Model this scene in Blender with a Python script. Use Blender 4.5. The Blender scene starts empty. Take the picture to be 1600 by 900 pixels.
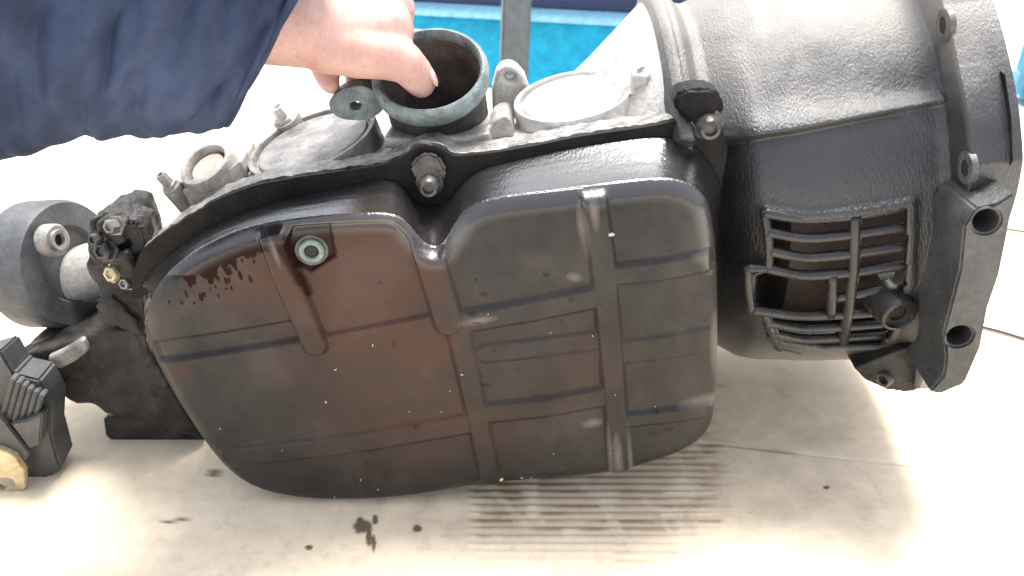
import bpy, bmesh, math, random
import numpy as np
from mathutils import Vector, Matrix
random.seed(7); rng = np.random.default_rng(7)
R = math.radians
scene = bpy.context.scene
COL = scene.collection

# ------------------------------------------------------------------ camera, sky, sun, exposure
F = 1378.0; PITCH = R(30); CAM_H = 0.525
cam_d = bpy.data.cameras.new('camera'); cam = bpy.data.objects.new('camera', cam_d); COL.objects.link(cam)
cam.location = (0, 0, CAM_H); cam.rotation_euler = (R(90) - PITCH, 0, 0)
cam_d.sensor_width = 36; cam_d.lens = 36 * F / 1600; cam_d.clip_start = .01; cam_d.clip_end = 500
cam_d.dof.use_dof = True; cam_d.dof.focus_distance = 0.66; cam_d.dof.aperture_fstop = 9
scene.camera = cam

SUN_EL, SUN_AZ = 73, 18            # high sun behind thin cloud, a little beyond the gearbox
world = bpy.data.worlds.new('World'); scene.world = world; world.use_nodes = True
wn = world.node_tree.nodes; wl = world.node_tree.links
bg = wn['Background']; sky = wn.new('ShaderNodeTexSky'); sky.sky_type = 'NISHITA'; sky.sun_disc = False
sky.sun_elevation = R(SUN_EL); sky.sun_rotation = R(SUN_AZ); sky.dust_density = 4.0; sky.air_density = 1.0; sky.ozone_density = 1.0
hs_ = wn.new('ShaderNodeHueSaturation'); hs_.inputs['Saturation'].default_value = .35      # thin overcast: a paler sky
wl.new(sky.outputs[0], hs_.inputs['Color']); wl.new(hs_.outputs[0], bg.inputs[0]); bg.inputs[1].default_value = 0.09
sun_d = bpy.data.lights.new('sun', 'SUN'); sun = bpy.data.objects.new('sun', sun_d); COL.objects.link(sun)
sun_d.energy = 1.5; sun_d.angle = R(19); sun_d.color = (1.0, .96, .9)
sun.rotation_euler = (R(90 - SUN_EL), 0, R(180 - SUN_AZ)); sun.location = (0, 0, 3)
scene.view_settings.view_transform = 'Standard'; scene.view_settings.look = 'None'
scene.view_settings.gamma = 1; scene.view_settings.exposure = 2.2

# ------------------------------------------------------------------ frames
CP, SP = math.cos(PITCH), math.sin(PITCH)
FW = np.array([0, CP, -SP]); UP = np.array([0, SP, CP]); RT = np.array([1., 0, 0]); C0 = np.array([0, 0, CAM_H])
TILT = R(7)
U = np.array([math.cos(TILT), 0, math.sin(TILT)]); V = np.array([-math.sin(TILT), 0, math.cos(TILT)]); B = np.array([0, 1., 0])
def ray(x, y): return FW + (x - 800) / F * RT + (450 - y) / F * UP
G0 = C0 + .65 * ray(680, 520)
def L(x, y, d):                     # picture point -> gearbox frame (u, back, v) on the upright plane d behind the pan face
    r = ray(x, y); k = (d - (C0 - G0)[1]) / r[1]; P = C0 + k * r - G0
    return np.array([P @ U, d, P @ V])
def LV(x, y, v):                    # ... on the plane of height v
    r = ray(x, y); k = (v - (C0 - G0) @ V) / (r @ V); P = C0 + k * r - G0
    return np.array([P @ U, P[1], P @ V])
def LU(x, y, u):                    # ... on the plane across the axis at u
    r = ray(x, y); k = (u - (C0 - G0) @ U) / (r @ U); P = C0 + k * r - G0
    return np.array([P @ U, P[1], P @ V])
def W(x, y, d):
    a = L(x, y, d); return G0 + a[0] * U + a[1] * B + a[2] * V
def GND(x, y, z=0.):
    r = ray(x, y); k = (z - CAM_H) / r[2]; return C0 + k * r
def proj_world(P):
    w = P - C0; dz = w @ FW
    return np.stack([800 + F * (w @ RT) / dz, 450 - F * (w @ UP) / dz], -1)
def proj(P):
    return proj_world(G0 + P[..., 0:1] * U + P[..., 1:2] * B + P[..., 2:3] * V)
def mpp(d, y=450): return (W(801, y, d) - W(800, y, d))[0]   # metres per picture unit

# ------------------------------------------------------------------ materials
def mat(name, base, rough=.5, metal=0., var=.25, var_scale=30., tint=None, bump=0., bump_scale=200., stretch=(1, 1, 1),
        rough_var=0., spec=.5, attrs=(), sss=0., coat=0., bump2=0., bump2_scale=900., grime=.22):
    m = bpy.data.materials.new(name); m.use_nodes = True
    nt = m.node_tree; N = nt.nodes; K = nt.links; b = N['Principled BSDF']
    tc = N.new('ShaderNodeTexCoord'); mp = N.new('ShaderNodeMapping'); mp.inputs['Scale'].default_value = stretch
    K.new(tc.outputs['Object'], mp.inputs[0])
    n1 = N.new('ShaderNodeTexNoise'); n1.inputs['Scale'].default_value = var_scale; n1.inputs['Detail'].default_value = 8; n1.inputs['Roughness'].default_value = .65
    K.new(tc.outputs['Object'], n1.inputs[0])
    cr = N.new('ShaderNodeMix'); cr.data_type = 'RGBA'
    c0 = [max(0, c * (1 - var)) for c in base]; c1 = list(tint) if tint else [min(1, c * (1 + var)) for c in base]
    cr.inputs[6].default_value = (*c0, 1); cr.inputs[7].default_value = (*c1, 1)
    mr = N.new('ShaderNodeMapRange'); mr.inputs[1].default_value = .32; mr.inputs[2].default_value = .68
    K.new(n1.outputs[0], mr.inputs[0]); K.new(mr.outputs[0], cr.inputs[0])
    n4 = N.new('ShaderNodeTexNoise'); n4.inputs['Scale'].default_value = var_scale * 9; n4.inputs['Detail'].default_value = 5; n4.inputs['Roughness'].default_value = .7
    K.new(tc.outputs['Object'], n4.inputs[0])
    m4 = N.new('ShaderNodeMapRange'); m4.inputs[1].default_value = .3; m4.inputs[2].default_value = .7; m4.inputs[3].default_value = 1 - grime; m4.inputs[4].default_value = 1 + grime
    K.new(n4.outputs[0], m4.inputs[0])
    gm = N.new('ShaderNodeVectorMath'); gm.operation = 'SCALE'; K.new(cr.outputs[2], gm.inputs[0]); K.new(m4.outputs[0], gm.inputs['Scale'])
    col = gm.outputs[0]
    rsock = None
    if rough_var:
        n3 = N.new('ShaderNodeTexNoise'); n3.inputs['Scale'].default_value = var_scale * 2.3; n3.inputs['Detail'].default_value = 6
        K.new(tc.outputs['Object'], n3.inputs[0])
        m3 = N.new('ShaderNodeMapRange'); m3.inputs[1].default_value = .3; m3.inputs[2].default_value = .7
        m3.inputs[3].default_value = max(.05, rough - rough_var); m3.inputs[4].default_value = min(1, rough + rough_var)
        K.new(n3.outputs[0], m3.inputs[0]); rsock = m3.outputs[0]
    for (an, ac, ar) in attrs:      # worn / rusty / oily areas and painted top light, stored on the mesh
        at = N.new('ShaderNodeAttribute'); at.attribute_name = an
        mx = N.new('ShaderNodeMix'); mx.data_type = 'RGBA'
        K.new(at.outputs['Fac'], mx.inputs[0]); K.new(col, mx.inputs[6]); mx.inputs[7].default_value = (*ac, 1); col = mx.outputs[2]
        if ar is not None:
            mf = N.new('ShaderNodeMix'); mf.data_type = 'FLOAT'
            K.new(at.outputs['Fac'], mf.inputs[0])
            if rsock is not None: K.new(rsock, mf.inputs[2])
            else: mf.inputs[2].default_value = rough
            mf.inputs[3].default_value = ar; rsock = mf.outputs[0]
    K.new(col, b.inputs['Base Color'])
    if rsock is not None: K.new(rsock, b.inputs['Roughness'])
    else: b.inputs['Roughness'].default_value = rough
    b.inputs['Metallic'].default_value = metal
    b.inputs['Specular IOR Level'].default_value = spec
    if coat: b.inputs['Coat Weight'].default_value = coat; b.inputs['Coat Roughness'].default_value = .12
    if sss:
        b.inputs['Subsurface Weight'].default_value = sss; b.inputs['Subsurface Radius'].default_value = (.012, .004, .002); b.inputs['Subsurface Scale'].default_value = 1
    last = None
    for (bs, sc) in ((bump, bump_scale), (bump2, bump2_scale)):
        if not bs: continue
        n2 = N.new('ShaderNodeTexNoise'); n2.inputs['Scale'].default_value = sc; n2.inputs['Detail'].default_value = 4
        K.new(mp.outputs[0], n2.inputs[0])
        bp = N.new('ShaderNodeBump'); bp.inputs['Strength'].default_value = bs; bp.inputs['Distance'].default_value = .002
        K.new(n2.outputs[0], bp.inputs['Height'])
        if last is not None: K.new(last, bp.inputs['Normal'])
        last = bp.outputs[0]
    if last is not None: K.new(last, b.inputs['Normal'])
    return m
STR = (1.6, 1.0, .55)
M = {}
M['pan'] = mat('pan_steel', (.020, .0188, .0182), .45, 0, .35, 18, (.031, .0285, .0275), .14, 300, STR, .14, .3,
               attrs=(('rust', (.058, .025, .016), .5), ('pale', (.19, .165, .145), .5), ('wet', (.016, .015, .016), .25), ('oil', (.014, .005, .004), .15)), bump2=.1, bump2_scale=700)
M['flange'] = mat('oily_flange', (.010, .009, .0095), .42, 0, .4, 40, (.018, .016, .0155), .3, 600, STR, .12, .12, bump2=.2)
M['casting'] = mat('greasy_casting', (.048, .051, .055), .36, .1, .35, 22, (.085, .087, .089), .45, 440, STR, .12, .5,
                   attrs=(('oil', (.010, .010, .011), .3), ('dust_toplight', (.31, .29, .265), .5)), bump2=.3, bump2_scale=1500)
M['black_cast'] = mat('black_casting', (.018, .0175, .0175), .42, .1, .5, 45, (.046, .043, .040), .4, 420, (1, 1, 1), .15, .25, bump2=.25)
M['alloy'] = mat('bare_alloy', (.50, .48, .45), .5, .35, .3, 35, (.62, .60, .57), .25, 300, (1, 1, 1), .1)
M['alloy_dirty'] = mat('grimy_alloy', (.26, .25, .24), .45, .3, .4, 40, (.45, .43, .40), .3, 300, (1, 1, 1), .12)
M['cover'] = mat('cover_alloy', (.20, .195, .19), .42, .3, .35, 45, (.36, .35, .335), .2, 260, STR, .1)
M['cover_light'] = mat('light_cover_alloy', (.55, .54, .53), .4, .4, .2, 30, (.68, .67, .65), .15, 260, STR, .1)
M['ring'] = mat('tube_alloy', (.10, .135, .14), .5, .1, .45, 60, (.25, .30, .30), .5, 420, STR, .12)
M['tube_in'] = mat('tube_inside', (.075, .06, .053), .5, .2, .4, 40, (.15, .125, .11), .2, 200)
M['bolt'] = mat('bolt_steel', (.17, .155, .145), .35, .6, .4, 80, (.30, .28, .26), .2, 500)
M['black_bolt'] = mat('oily_bolt', (.03, .028, .028), .34, .4, .4, 80, (.12, .11, .105), .25, 500)
M['teal'] = mat('plug_zinc', (.13, .19, .17), .4, .2, .35, 120, (.22, .29, .26), .2, 500)
M['dark'] = mat('hole_shade', (.012, .011, .011), .7, 0, .3, 60)  # near-black colour painted in as the shade inside holes
def wet_coat(m, attr, w=None, rough=.18, ior=1.8):
    nt = m.node_tree; b = nt.nodes['Principled BSDF']
    if attr:
        a = nt.nodes.new('ShaderNodeAttribute'); a.attribute_name = attr; nt.links.new(a.outputs['Fac'], b.inputs['Coat Weight'])
    else: b.inputs['Coat Weight'].default_value = w
    b.inputs['Coat Roughness'].default_value = rough; b.inputs['Coat IOR'].default_value = ior
    if b.inputs['Normal'].is_linked: nt.links.new(b.inputs['Normal'].links[0].from_socket, b.inputs['Coat Normal'])
wet_coat(M['pan'], 'wet', ior=1.9); wet_coat(M['casting'], 'oil', ior=1.5, rough=.16)
_n = M['pan'].node_tree; _a = _n.nodes.new('ShaderNodeAttribute'); _a.attribute_name = 'oil'
_m = _n.nodes.new('ShaderNodeMapRange'); _m.inputs[3].default_value = .3; _m.inputs[4].default_value = .07
_n.links.new(_a.outputs['Fac'], _m.inputs[0]); _n.links.new(_m.outputs[0], _n.nodes['Principled BSDF'].inputs['Specular IOR Level'])
M['flange_alloy'] = mat('oily_alloy', (.20, .195, .19), .34, .3, .6, 45, (.42, .41, .39), .3, 700, STR, .12, bump2=.25)
M['boss_ring'] = mat('worn_boss', (.06, .06, .06), .5, .2, .4, 90, (.15, .147, .14), .25, 700)
M['casting_bar'] = mat('oily_grille', (.016, .016, .017), .26, 0, .3, 60, (.035, .035, .036), .10, 500, (1, 1, 1), .1, bump2=.12, bump2_scale=1500)
M['rubber'] = mat('rubber', (.055, .059, .066), .6, 0, .3, 25, (.10, .105, .112), .15, 300, (1, 1, 1), .1)
M['plastic'] = mat('grey_plastic', (.04, .042, .046), .5, 0, .3, 40, (.075, .077, .08), .15, 300)
M['yellow_metal'] = mat('yellow_zinc', (.50, .40, .22), .4, .4, .3, 80, (.62, .54, .36), .2, 300)
M['brown'] = mat('rusty_drum', (.018, .011, .009), .6, .1, .35, 30, (.032, .018, .014), .2, 200)
M['fleck'] = mat('pale_fleck', (.42, .40, .34), .6)
M['yellow_fleck'] = mat('yellow_fleck', (.62, .48, .16), .6)
M['skin'] = mat('skin', (.56, .315, .265), .45, 0, .1, 28, (.67, .43, .375), .25, 160, (2.6, .8, 1.2), .06, .4, sss=.18, grime=.07, bump2=.25, bump2_scale=1100)
M['navy'] = mat('navy_cotton', (.028, .040, .080), .85, 0, .35, 12, (.048, .066, .122), .3, 1400, (1, 1, 1), 0, .2, grime=.1)
M['blue'] = mat('blue_paint', (.0, .36, .58), .35, 0, .25, 5, (.0, .44, .66), .05, 30)
M['navy_paint'] = mat('dark_blue_paint', (.012, .03, .10), .4, 0, .2, 4)
M['white_paint'] = mat('pale_blue_paint', (.25, .55, .72), .4, 0, .1, 10)
M['post'] = mat('grey_post_paint', (.11, .14, .16), .5, 0, .1, 8, None, .05, 200)
M['cable'] = mat('black_cable', (.02, .02, .022), .5)
M['board'] = mat('cream_card', (.68, .57, .425), .75, 0, .06, 5, (.74, .635, .49), .12, 500, (1, 1, 1), 0, .25,
                 attrs=(('smudge', (.36, .29, .21), .7), ('stain', (.25, .165, .10), .6), ('blot', (.085, .052, .036), .35)), grime=.10, bump2=.1, bump2_scale=1500)
M['floor'] = mat('pale_floor', (.62, .60, .56), .7, 0, .06, 3, (.68, .66, .62), .05, 100, grime=.06)

# ------------------------------------------------------------------ mesh helpers
def tag(o, label=None, cat=None, group=None, kind=None):
    for k, v in (('label', label), ('category', cat), ('group', group), ('kind', kind)):
        if v: o[k] = v
    return o
def link(name, me, m=None, parent=None, smooth=True):
    o = bpy.data.objects.new(name, me); COL.objects.link(o)
    if m: me.materials.append(M[m] if isinstance(m, str) else m)
    if parent: o.parent = parent
    if smooth and len(me.polygons): me.polygons.foreach_set('use_smooth', [True] * len(me.polygons))
    return o
def auto(me, ang=40):
    try: me.set_sharp_from_angle(angle=R(ang))
    except Exception: pass
def from_bm(name, bm, m, parent=None, ang=40):
    bmesh.ops.recalc_face_normals(bm, faces=bm.faces)
    me = bpy.data.meshes.new(name); bm.to_mesh(me); bm.free()
    o = link(name, me, m, parent); auto(me, ang); return o
def pydata(name, vs, fs, m, parent=None, ang=40):
    me = bpy.data.meshes.new(name); me.from_pydata([tuple(map(float, v)) for v in vs], [], [tuple(int(i) for i in f) for f in fs]); me.update()
    o = link(name, me, m, parent); auto(me, ang); return o
def basis(axis, hint=(0, 0, 1)):
    a = np.array(axis, float); a /= np.linalg.norm(a); h = np.array(hint, float)
    if abs(a @ h) > .95: h = np.array([1., 0, 0])
    e1 = np.cross(h, a); e1 /= np.linalg.norm(e1); e2 = np.cross(a, e1); return a, e1, e2
def lathe(profile, c, axis, seg=40, hexa=False):
    """closed profile of (radius, height) turned about axis through c"""
    a, e1, e2 = basis(axis); c = np.array(c, float); n = 6 if hexa else seg
    bm = bmesh.new(); rings = []
    for (r, h) in profile:
        if r < 1e-6: rings.append([bm.verts.new(c + a * h)])
        else: rings.append([bm.verts.new(c + a * h + r * (math.cos(2 * math.pi * k / n) * e1 + math.sin(2 * math.pi * k / n) * e2)) for k in range(n)])
    for A, Bq in zip(rings[:-1], rings[1:]):
        for k in range(n):
            k2 = (k + 1) % n
            f = [A[k % len(A)], A[k2 % len(A)], Bq[k2 % len(Bq)], Bq[k % len(Bq)]]
            f = list(dict.fromkeys(f))
            if len(f) > 2: bm.faces.new(f)
    return bm
def tube(pts, rad, seg=10, cap=True):
    pts = [np.array(p, float) for p in pts]; rad = rad if hasattr(rad, '__len__') else [rad] * len(pts)
    bm = bmesh.new(); rings = []; prev = None
    for i, p in enumerate(pts):
        t = pts[min(i + 1, len(pts) - 1)] - pts[max(i - 1, 0)]; t /= np.linalg.norm(t)
        if prev is None: a, e1, e2 = basis(t)
        else:
            e1 = prev - t * (prev @ t); e1 /= np.linalg.norm(e1); e2 = np.cross(t, e1)
        prev = e1
        rings.append([bm.verts.new(p + rad[i] * (math.cos(2 * math.pi * k / seg) * e1 + math.sin(2 * math.pi * k / seg) * e2)) for k in range(seg)])
    for A, Bq in zip(rings[:-1], rings[1:]):
        for k in range(seg): bm.faces.new([A[k], A[(k + 1) % seg], Bq[(k + 1) % seg], Bq[k]])
    if cap: bm.faces.new(rings[0][::-1]); bm.faces.new(rings[-1])
    return bm
def resample(poly, step, closed=True):
    P = np.array(poly, float); 
    if closed: P = np.vstack([P, P[:1]])
    out = []
    for a, b in zip(P[:-1], P[1:]):
        n = max(1, int(np.linalg.norm(b - a) / step)); out += [a + (b - a) * k / n for k in range(n)]
    if not closed: out.append(P[-1])
    return np.array(out)
def smooth_poly(poly, step=.004, it=3, closed=True):
    P = resample(poly, step, closed)
    for _ in range(it):
        if closed: P = (np.roll(P, 1, 0) + 2 * P + np.roll(P, -1, 0)) / 4
        else: P[1:-1] = (P[:-2] + 2 * P[1:-1] + P[2:]) / 4
    return P
def prism_bm(outline, thick, holes=(), bevel=0., back_scale=1.0, n=(0, 1, 0)):
    """outline: list of 3-D points in a plane, pushed along n by thick"""
    bm = bmesh.new(); O = [np.array(p, float) for p in outline]; n = np.array(n, float); cen = np.mean(O, 0)
    edges = []
    for loop in [O] + [[np.array(q, float) for q in h] for h in holes]:
        vs = [bm.verts.new(p) for p in loop]
        edges += [bm.edges.new((vs[i], vs[(i + 1) % len(vs)])) for i in range(len(vs))]
    bmesh.ops.triangle_fill(bm, use_beauty=True, use_dissolve=False, edges=edges)
    r = bmesh.ops.extrude_face_region(bm, geom=list(bm.faces))
    for v in [g for g in r['geom'] if isinstance(g, bmesh.types.BMVert)]:
        p = np.array(v.co); p = cen + (p - cen) * back_scale + n * thick; v.co = p
    bmesh.ops.recalc_face_normals(bm, faces=bm.faces)
    if bevel:
        es = [e for e in bm.edges if len(e.link_faces) == 2 and e.calc_face_angle(0) > R(28)]
        bmesh.ops.bevel(bm, geom=es, offset=bevel, segments=2, affect='EDGES', clamp_overlap=True)
    return bm
def PX(pts, d): return [L(x, y, d) for x, y in pts]
def voxel(o, size, it=4, fac=.5):
    m = o.modifiers.new('remesh', 'REMESH'); m.mode = 'VOXEL'; m.voxel_size = size; m.use_smooth_shade = True
    s = o.modifiers.new('smooth', 'SMOOTH'); s.iterations = it; s.factor = fac
    return o
def join_bm(dst, src):
    me = bpy.data.meshes.new('tmp'); src.to_mesh(me); src.free(); dst.from_mesh(me); bpy.data.meshes.remove(me)
def empty(name, loc, label, cat, group=None):
    e = bpy.data.objects.new(name, None); COL.objects.link(e); e.location = loc; return tag(e, label, cat, group)
def seg_dist(P, A, Bq):
    """distance of points P (N,2) to segment; also the parameter and signed side"""
    A = np.array(A, float); Bq = np.array(Bq, float); d = Bq - A; t = np.clip(((P - A) @ d) / (d @ d), 0, 1)
    q = P - (A + t[:, None] * d); s = (d[0] * (P[:, 1] - A[1]) - d[1] * (P[:, 0] - A[0])) / np.linalg.norm(d)
    return np.sqrt((q ** 2).sum(1)), t, s
def poly_dist(P, poly):
    poly = np.array(poly, float); n = len(poly); best = np.full(len(P), 1e9)
    inside = np.zeros(len(P), bool)
    for i in range(n):
        a, b = poly[i], poly[(i + 1) % n]; d, _, _ = seg_dist(P, a, b); best = np.minimum(best, d)
        c = ((a[1] > P[:, 1]) != (b[1] > P[:, 1])); 
        with np.errstate(divide='ignore', invalid='ignore'):
            xi = (b[0] - a[0]) * (P[:, 1] - a[1]) / (b[1] - a[1]) + a[0]
        inside ^= c & (P[:, 0] < xi)
    return best, inside
def sstep(x, a, b):
    t = np.clip((x - a) / (b - a), 0, 1); return t * t * (3 - 2 * t)
def vnoise(P, s, seed=0):
    """smooth value noise on (N,2)"""
    q = P * s; i = np.floor(q).astype(int); f = q - i; f = f * f * (3 - 2 * f)
    def h(a, b): 
        v = np.sin(a * 127.1 + b * 311.7 + seed * 74.7) * 43758.5453; return v - np.floor(v)
    x, y = i[:, 0], i[:, 1]
    return (h(x, y) * (1 - f[:, 0]) + h(x + 1, y) * f[:, 0]) * (1 - f[:, 1]) + (h(x, y + 1) * (1 - f[:, 0]) + h(x + 1, y + 1) * f[:, 0]) * f[:, 1]
def fbm(P, s, seed=0): return sum(vnoise(P, s * 2 ** k, seed + k) * .5 ** (k + 1) for k in range(4))
def set_attr(me, name, vals):
    a = me.attributes.new(name, 'FLOAT', 'POINT'); a.data.foreach_set('value', np.asarray(vals, np.float32))

# ------------------------------------------------------------------ the setting: floor and the card the gearbox lies on
def plane_grid(xs, ys, zf):
    X, Y = np.meshgrid(xs, ys); P = np.stack([X.ravel(), Y.ravel(), zf(X.ravel(), Y.ravel())], -1)
    nx, ny = len(xs), len(ys); i = np.arange((nx - 1) * (ny - 1)); r, c = i // (nx - 1), i % (nx - 1)
    f = np.stack([r * nx + c, r * nx + c + 1, (r + 1) * nx + c + 1, (r + 1) * nx + c], -1); return P, f
fl = pydata('floor', *plane_grid(np.linspace(-40, 40, 5), np.linspace(-40, 60, 5), lambda x, y: x * 0 - .012), 'floor'); tag(fl, kind='structure')

jA, jB = GND(1120, 694)[:2], GND(1262, 711)[:2]
jdir = (jB - jA) / np.linalg.norm(jB - jA)
def ground_px(P): return proj_world(np.stack([P[:, 0], P[:, 1], np.zeros(len(P))], -1))
ys = np.unique(np.concatenate([np.linspace(.12, .40, 50), np.linspace(.40, .62, 190)]))
xs = np.unique(np.concatenate([np.linspace(-.85, -.25, 60), np.linspace(-.25, .32, 440), np.linspace(.32, .95, 60)]))
def board_attrs(o, P):
    q = ground_px(P); x, y = q[:, 0], q[:, 1]
    ph0 = P[:, 1] * 2 * math.pi / .0085 + .25 * np.sin(P[:, 0] * 9); li = np.floor(ph0 / (2 * math.pi)); r1 = np.sin(li * 12.9898) * 43758.5453; r1 = r1 - np.floor(r1); r2 = np.sin(li * 78.233) * 43758.5453; r2 = r2 - np.floor(r2)
    x = x + (r1 - .5) * 22 * (x < 900) + (r2 - .5) * 110 * (x > 980)
    reg = sstep(x + 26 * (fbm(q * np.array([.3, 1]), .06, 71) - .5), 722, 746) * (1 - sstep(x + 70 * (fbm(q * np.array([.4, 1]), .05, 3) - .5), 1070, 1125)) * sstep(y, 640, 680) * (1 - sstep(y + 30 * (fbm(q, .02, 8) - .5), 815, 850))
    reg = np.maximum(reg, .45 * sstep(x, 640, 700) * (1 - sstep(x, 1000, 1120)) * sstep(y, 800, 818) * (1 - sstep(y, 828, 842)))
    reg = reg * sstep(fbm(q, .018, 61) + .25 * sstep(x, 720, 800) * (1 - sstep(x, 1000, 1100)), .34, .55) * (1 - .6 * sstep(fbm(q @ np.array([[.8, .6], [-.6, .8]]) * np.array([1, .35]), .05, 66), .5, .75))
    faint = sstep(x, 950, 970) * (1 - sstep(x, 1050, 1070)) * sstep(y, 838, 850) * (1 - sstep(y, 885, 905))
    ph = P[:, 1] * 2 * math.pi / .0085 + .25 * np.sin(P[:, 0] * 9)
    w = (.5 + .5 * np.sin(ph)) * (.45 + .9 * vnoise(P * np.array([1, 3.2, 1]), 36, 17))
    n = fbm(P, 60, 5); big = fbm(P, 14, 9)
    st = reg * np.clip(.30 + 1.05 * w ** 2 * (.35 + 1.1 * n), 0, 1) * np.clip(.35 + 1.3 * big, 0, 1) + .35 * faint * w ** 2 * (.3 + n)
    st += .55 * (1 - sstep(np.abs((P[:, :2] - jA) @ np.array([-jdir[1], jdir[0]])), .001, .004)) * sstep(x, 1080, 1120) * (1 - sstep(x, 1215, 1275)) * (.5 + n)
    x = q[:, 0]
    bl = np.zeros(len(P))
    for bx, by, rx, ry in ((568, 822, 15, 12), (576, 838, 5, 16), (584, 848, 4, 14), (652, 826, 8, 6), (563, 815, 6, 8), (586, 812, 5, 9), (1291, 761, 6, 3), 
                           (262, 815, 4, 3), (283, 806, 3, 8), (1180, 640, 3, 3), (1130, 600, 7, 5), (483, 855, 6, 4), (335, 745, 3, 14)):
        d = np.sqrt(((x - bx) / rx) ** 2 + ((y - by) / ry) ** 2); bl = np.maximum(bl, 1 - sstep(d + .9 * (fbm(q, .09, 4) - .5), .6, 1.2))
    n2 = fbm(P, 22, 81); n3 = fbm(P, 90, 83)
    sm = .28 * sstep(n2, .46, .66) * (.4 + n3) * sstep(y, 560, 620) * (1 - sstep(y, 800, 870)) + .18 * sstep(n3, .6, .72)
    set_attr(o.data, 'smudge', np.clip(sm, 0, .75))
    sp = vnoise(P, 260, 11); bl = np.maximum(bl, .5 * (sp > .988) * (x > 900) * (y > 690))
    set_attr(o.data, 'stain', np.clip(st, 0, .92)); set_attr(o.data, 'blot', np.clip(bl, 0, .9))
def jy(x): return jA[1] + (x - jA[0]) * jdir[1] / jdir[0]
def ripple(X, Y):
    P = np.stack([X, Y], -1); q = ground_px(P)
    reg = sstep(q[:, 0], 720, 750) * (1 - sstep(q[:, 0], 1085, 1130)) * sstep(q[:, 1], 640, 700) * (1 - sstep(q[:, 1], 840, 890))
    return -.0003 + .0007 * reg * np.sin(Y * 2 * math.pi / .0085 + .25 * np.sin(X * 9)) - .0007 * reg + .0004 * (fbm(P, 9, 2) - .5)
P, f = plane_grid(xs, ys, lambda x, y: x * 0)
t_ = (P[:, 1] - .12) / (.62 - .12); P[:, 1] = .12 + t_ * (jy(P[:, 0]) - .0001 - .12); P[:, 2] = ripple(P[:, 0], P[:, 1])
cb = pydata('cardboard_sheet', P, f, 'board'); board_attrs(cb, P)
tag(cb, 'cream cardboard sheet with oily corrugation stripes in front of the oil pan', 'cardboard', 'cardboard sheets under the gearbox')
so = cb.modifiers.new('thickness', 'SOLIDIFY'); so.thickness = .005; so.offset = -1
P, f = plane_grid(np.linspace(-.9, 1.05, 200), np.linspace(0, 1, 90), lambda x, y: x * 0)
P[:, 1] = jy(P[:, 0]) + .0001 + P[:, 1] * .55; P[:, 2] = -.0003 + .0012 * (fbm(P[:, :2], 5, 3) - .5)
cb2 = pydata('cardboard_sheet', P, f, 'board'); board_attrs(cb2, P)
tag(cb2, 'plain cream cardboard sheet lying under the bell housing, behind the joint line', 'cardboard', 'cardboard sheets under the gearbox')
so = cb2.modifiers.new('thickness', 'SOLIDIFY'); so.thickness = .005; so.offset = -1

# ------------------------------------------------------------------ gearbox
gb = empty('gearbox', tuple(G0), 'greasy black car gearbox lying on its side with ribbed oil pan facing out', 'gearbox')
gb.rotation_euler = (0, -TILT, 0)

# --- oil pan: a pressed sheet whose height is drawn from two outlines (foot of the wall, edge of the face)
FD = .006; WD = .052
# pairs: (foot of the wall, edge of the face) round the top; the rest of the wall simply flares 6 mm
pairs = [((214, 452), (236, 462)), ((238, 418), (264, 422)), ((288, 378), (304, 392)), ((355, 340), (358, 364)), ((430, 312), (420, 346)), ((540, 291), (530, 334)), ((600, 278), (604, 332)), ((624, 284), (632, 342)),
         ((640, 304), (652, 368)), ((658, 321), (668, 386)), ((680, 323), (690, 388)), ((700, 312), (706, 358)), ((718, 288), (722, 330)), ((740, 268), (752, 314)), ((768, 258), (790, 306)), ((900, 229), (900, 294)),
         ((1000, 214), (990, 281)), ((1050, 212), (1046, 278)), ((1092, 230), (1080, 287)), ((1118, 262), (1104, 308)), ((1132, 310), (1113, 340))]
low_px = [(1119, 400), (1121, 480), (1121, 560), (1117, 650), (1098, 686), (1050, 712), (962, 738), (850, 747), (740, 755), (640, 775), (520, 781), (440, 774), (390, 758), (352, 730), (318, 686), (272, 615), (240, 555), (226, 505)]
facec = [L(*b, FD)[[0, 2]] for a, b in pairs] + [L(*q, FD)[[0, 2]] for q in low_px]
fp = np.array(facec); cen = fp.mean(0); wallc = [L(*a, WD)[[0, 2]] for a, b in pairs]; low = []
for i in range(len(pairs), len(fp)):
    tn = fp[(i + 1) % len(fp)] - fp[i - 1]; nn = np.array([tn[1], -tn[0]]) / np.linalg.norm(tn)
    if (fp[i] - cen) @ nn < 0: nn = -nn
    low.append(fp[i] + nn * .006)
wallc += low
NS = 16
def dense(C_, it):
    C_ = np.array(C_); P_ = np.concatenate([C_[i] + (C_[(i + 1) % len(C_)] - C_[i]) * (np.arange(NS) / NS)[:, None] for i in range(len(C_))])
    for _ in range(it): P_ = (np.roll(P_, 1, 0) + 2 * P_ + np.roll(P_, -1, 0)) / 4
    return P_
wall = dense(wallc, 60); face_s = dense(facec, 70)
GS = .0008
gx = np.arange(face_s[:, 0].min() - .003, face_s[:, 0].max() + .004, GS); gz = np.arange(face_s[:, 1].min() - .003, face_s[:, 1].max() + .004, GS)
X, Z = np.meshgrid(gx, gz); Q = np.stack([X.ravel(), Z.ravel()], -1)
dF, inF = poly_dist(Q, face_s)
hs = WD - .006 * (1 - np.clip(dF / .012, 0, 1)) ** 2
qpx = proj(np.stack([Q[:, 0], np.full(len(Q), FD), Q[:, 1]], -1))
facemask = np.where(inF, sstep(dF, .001, .007), 0)
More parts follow.
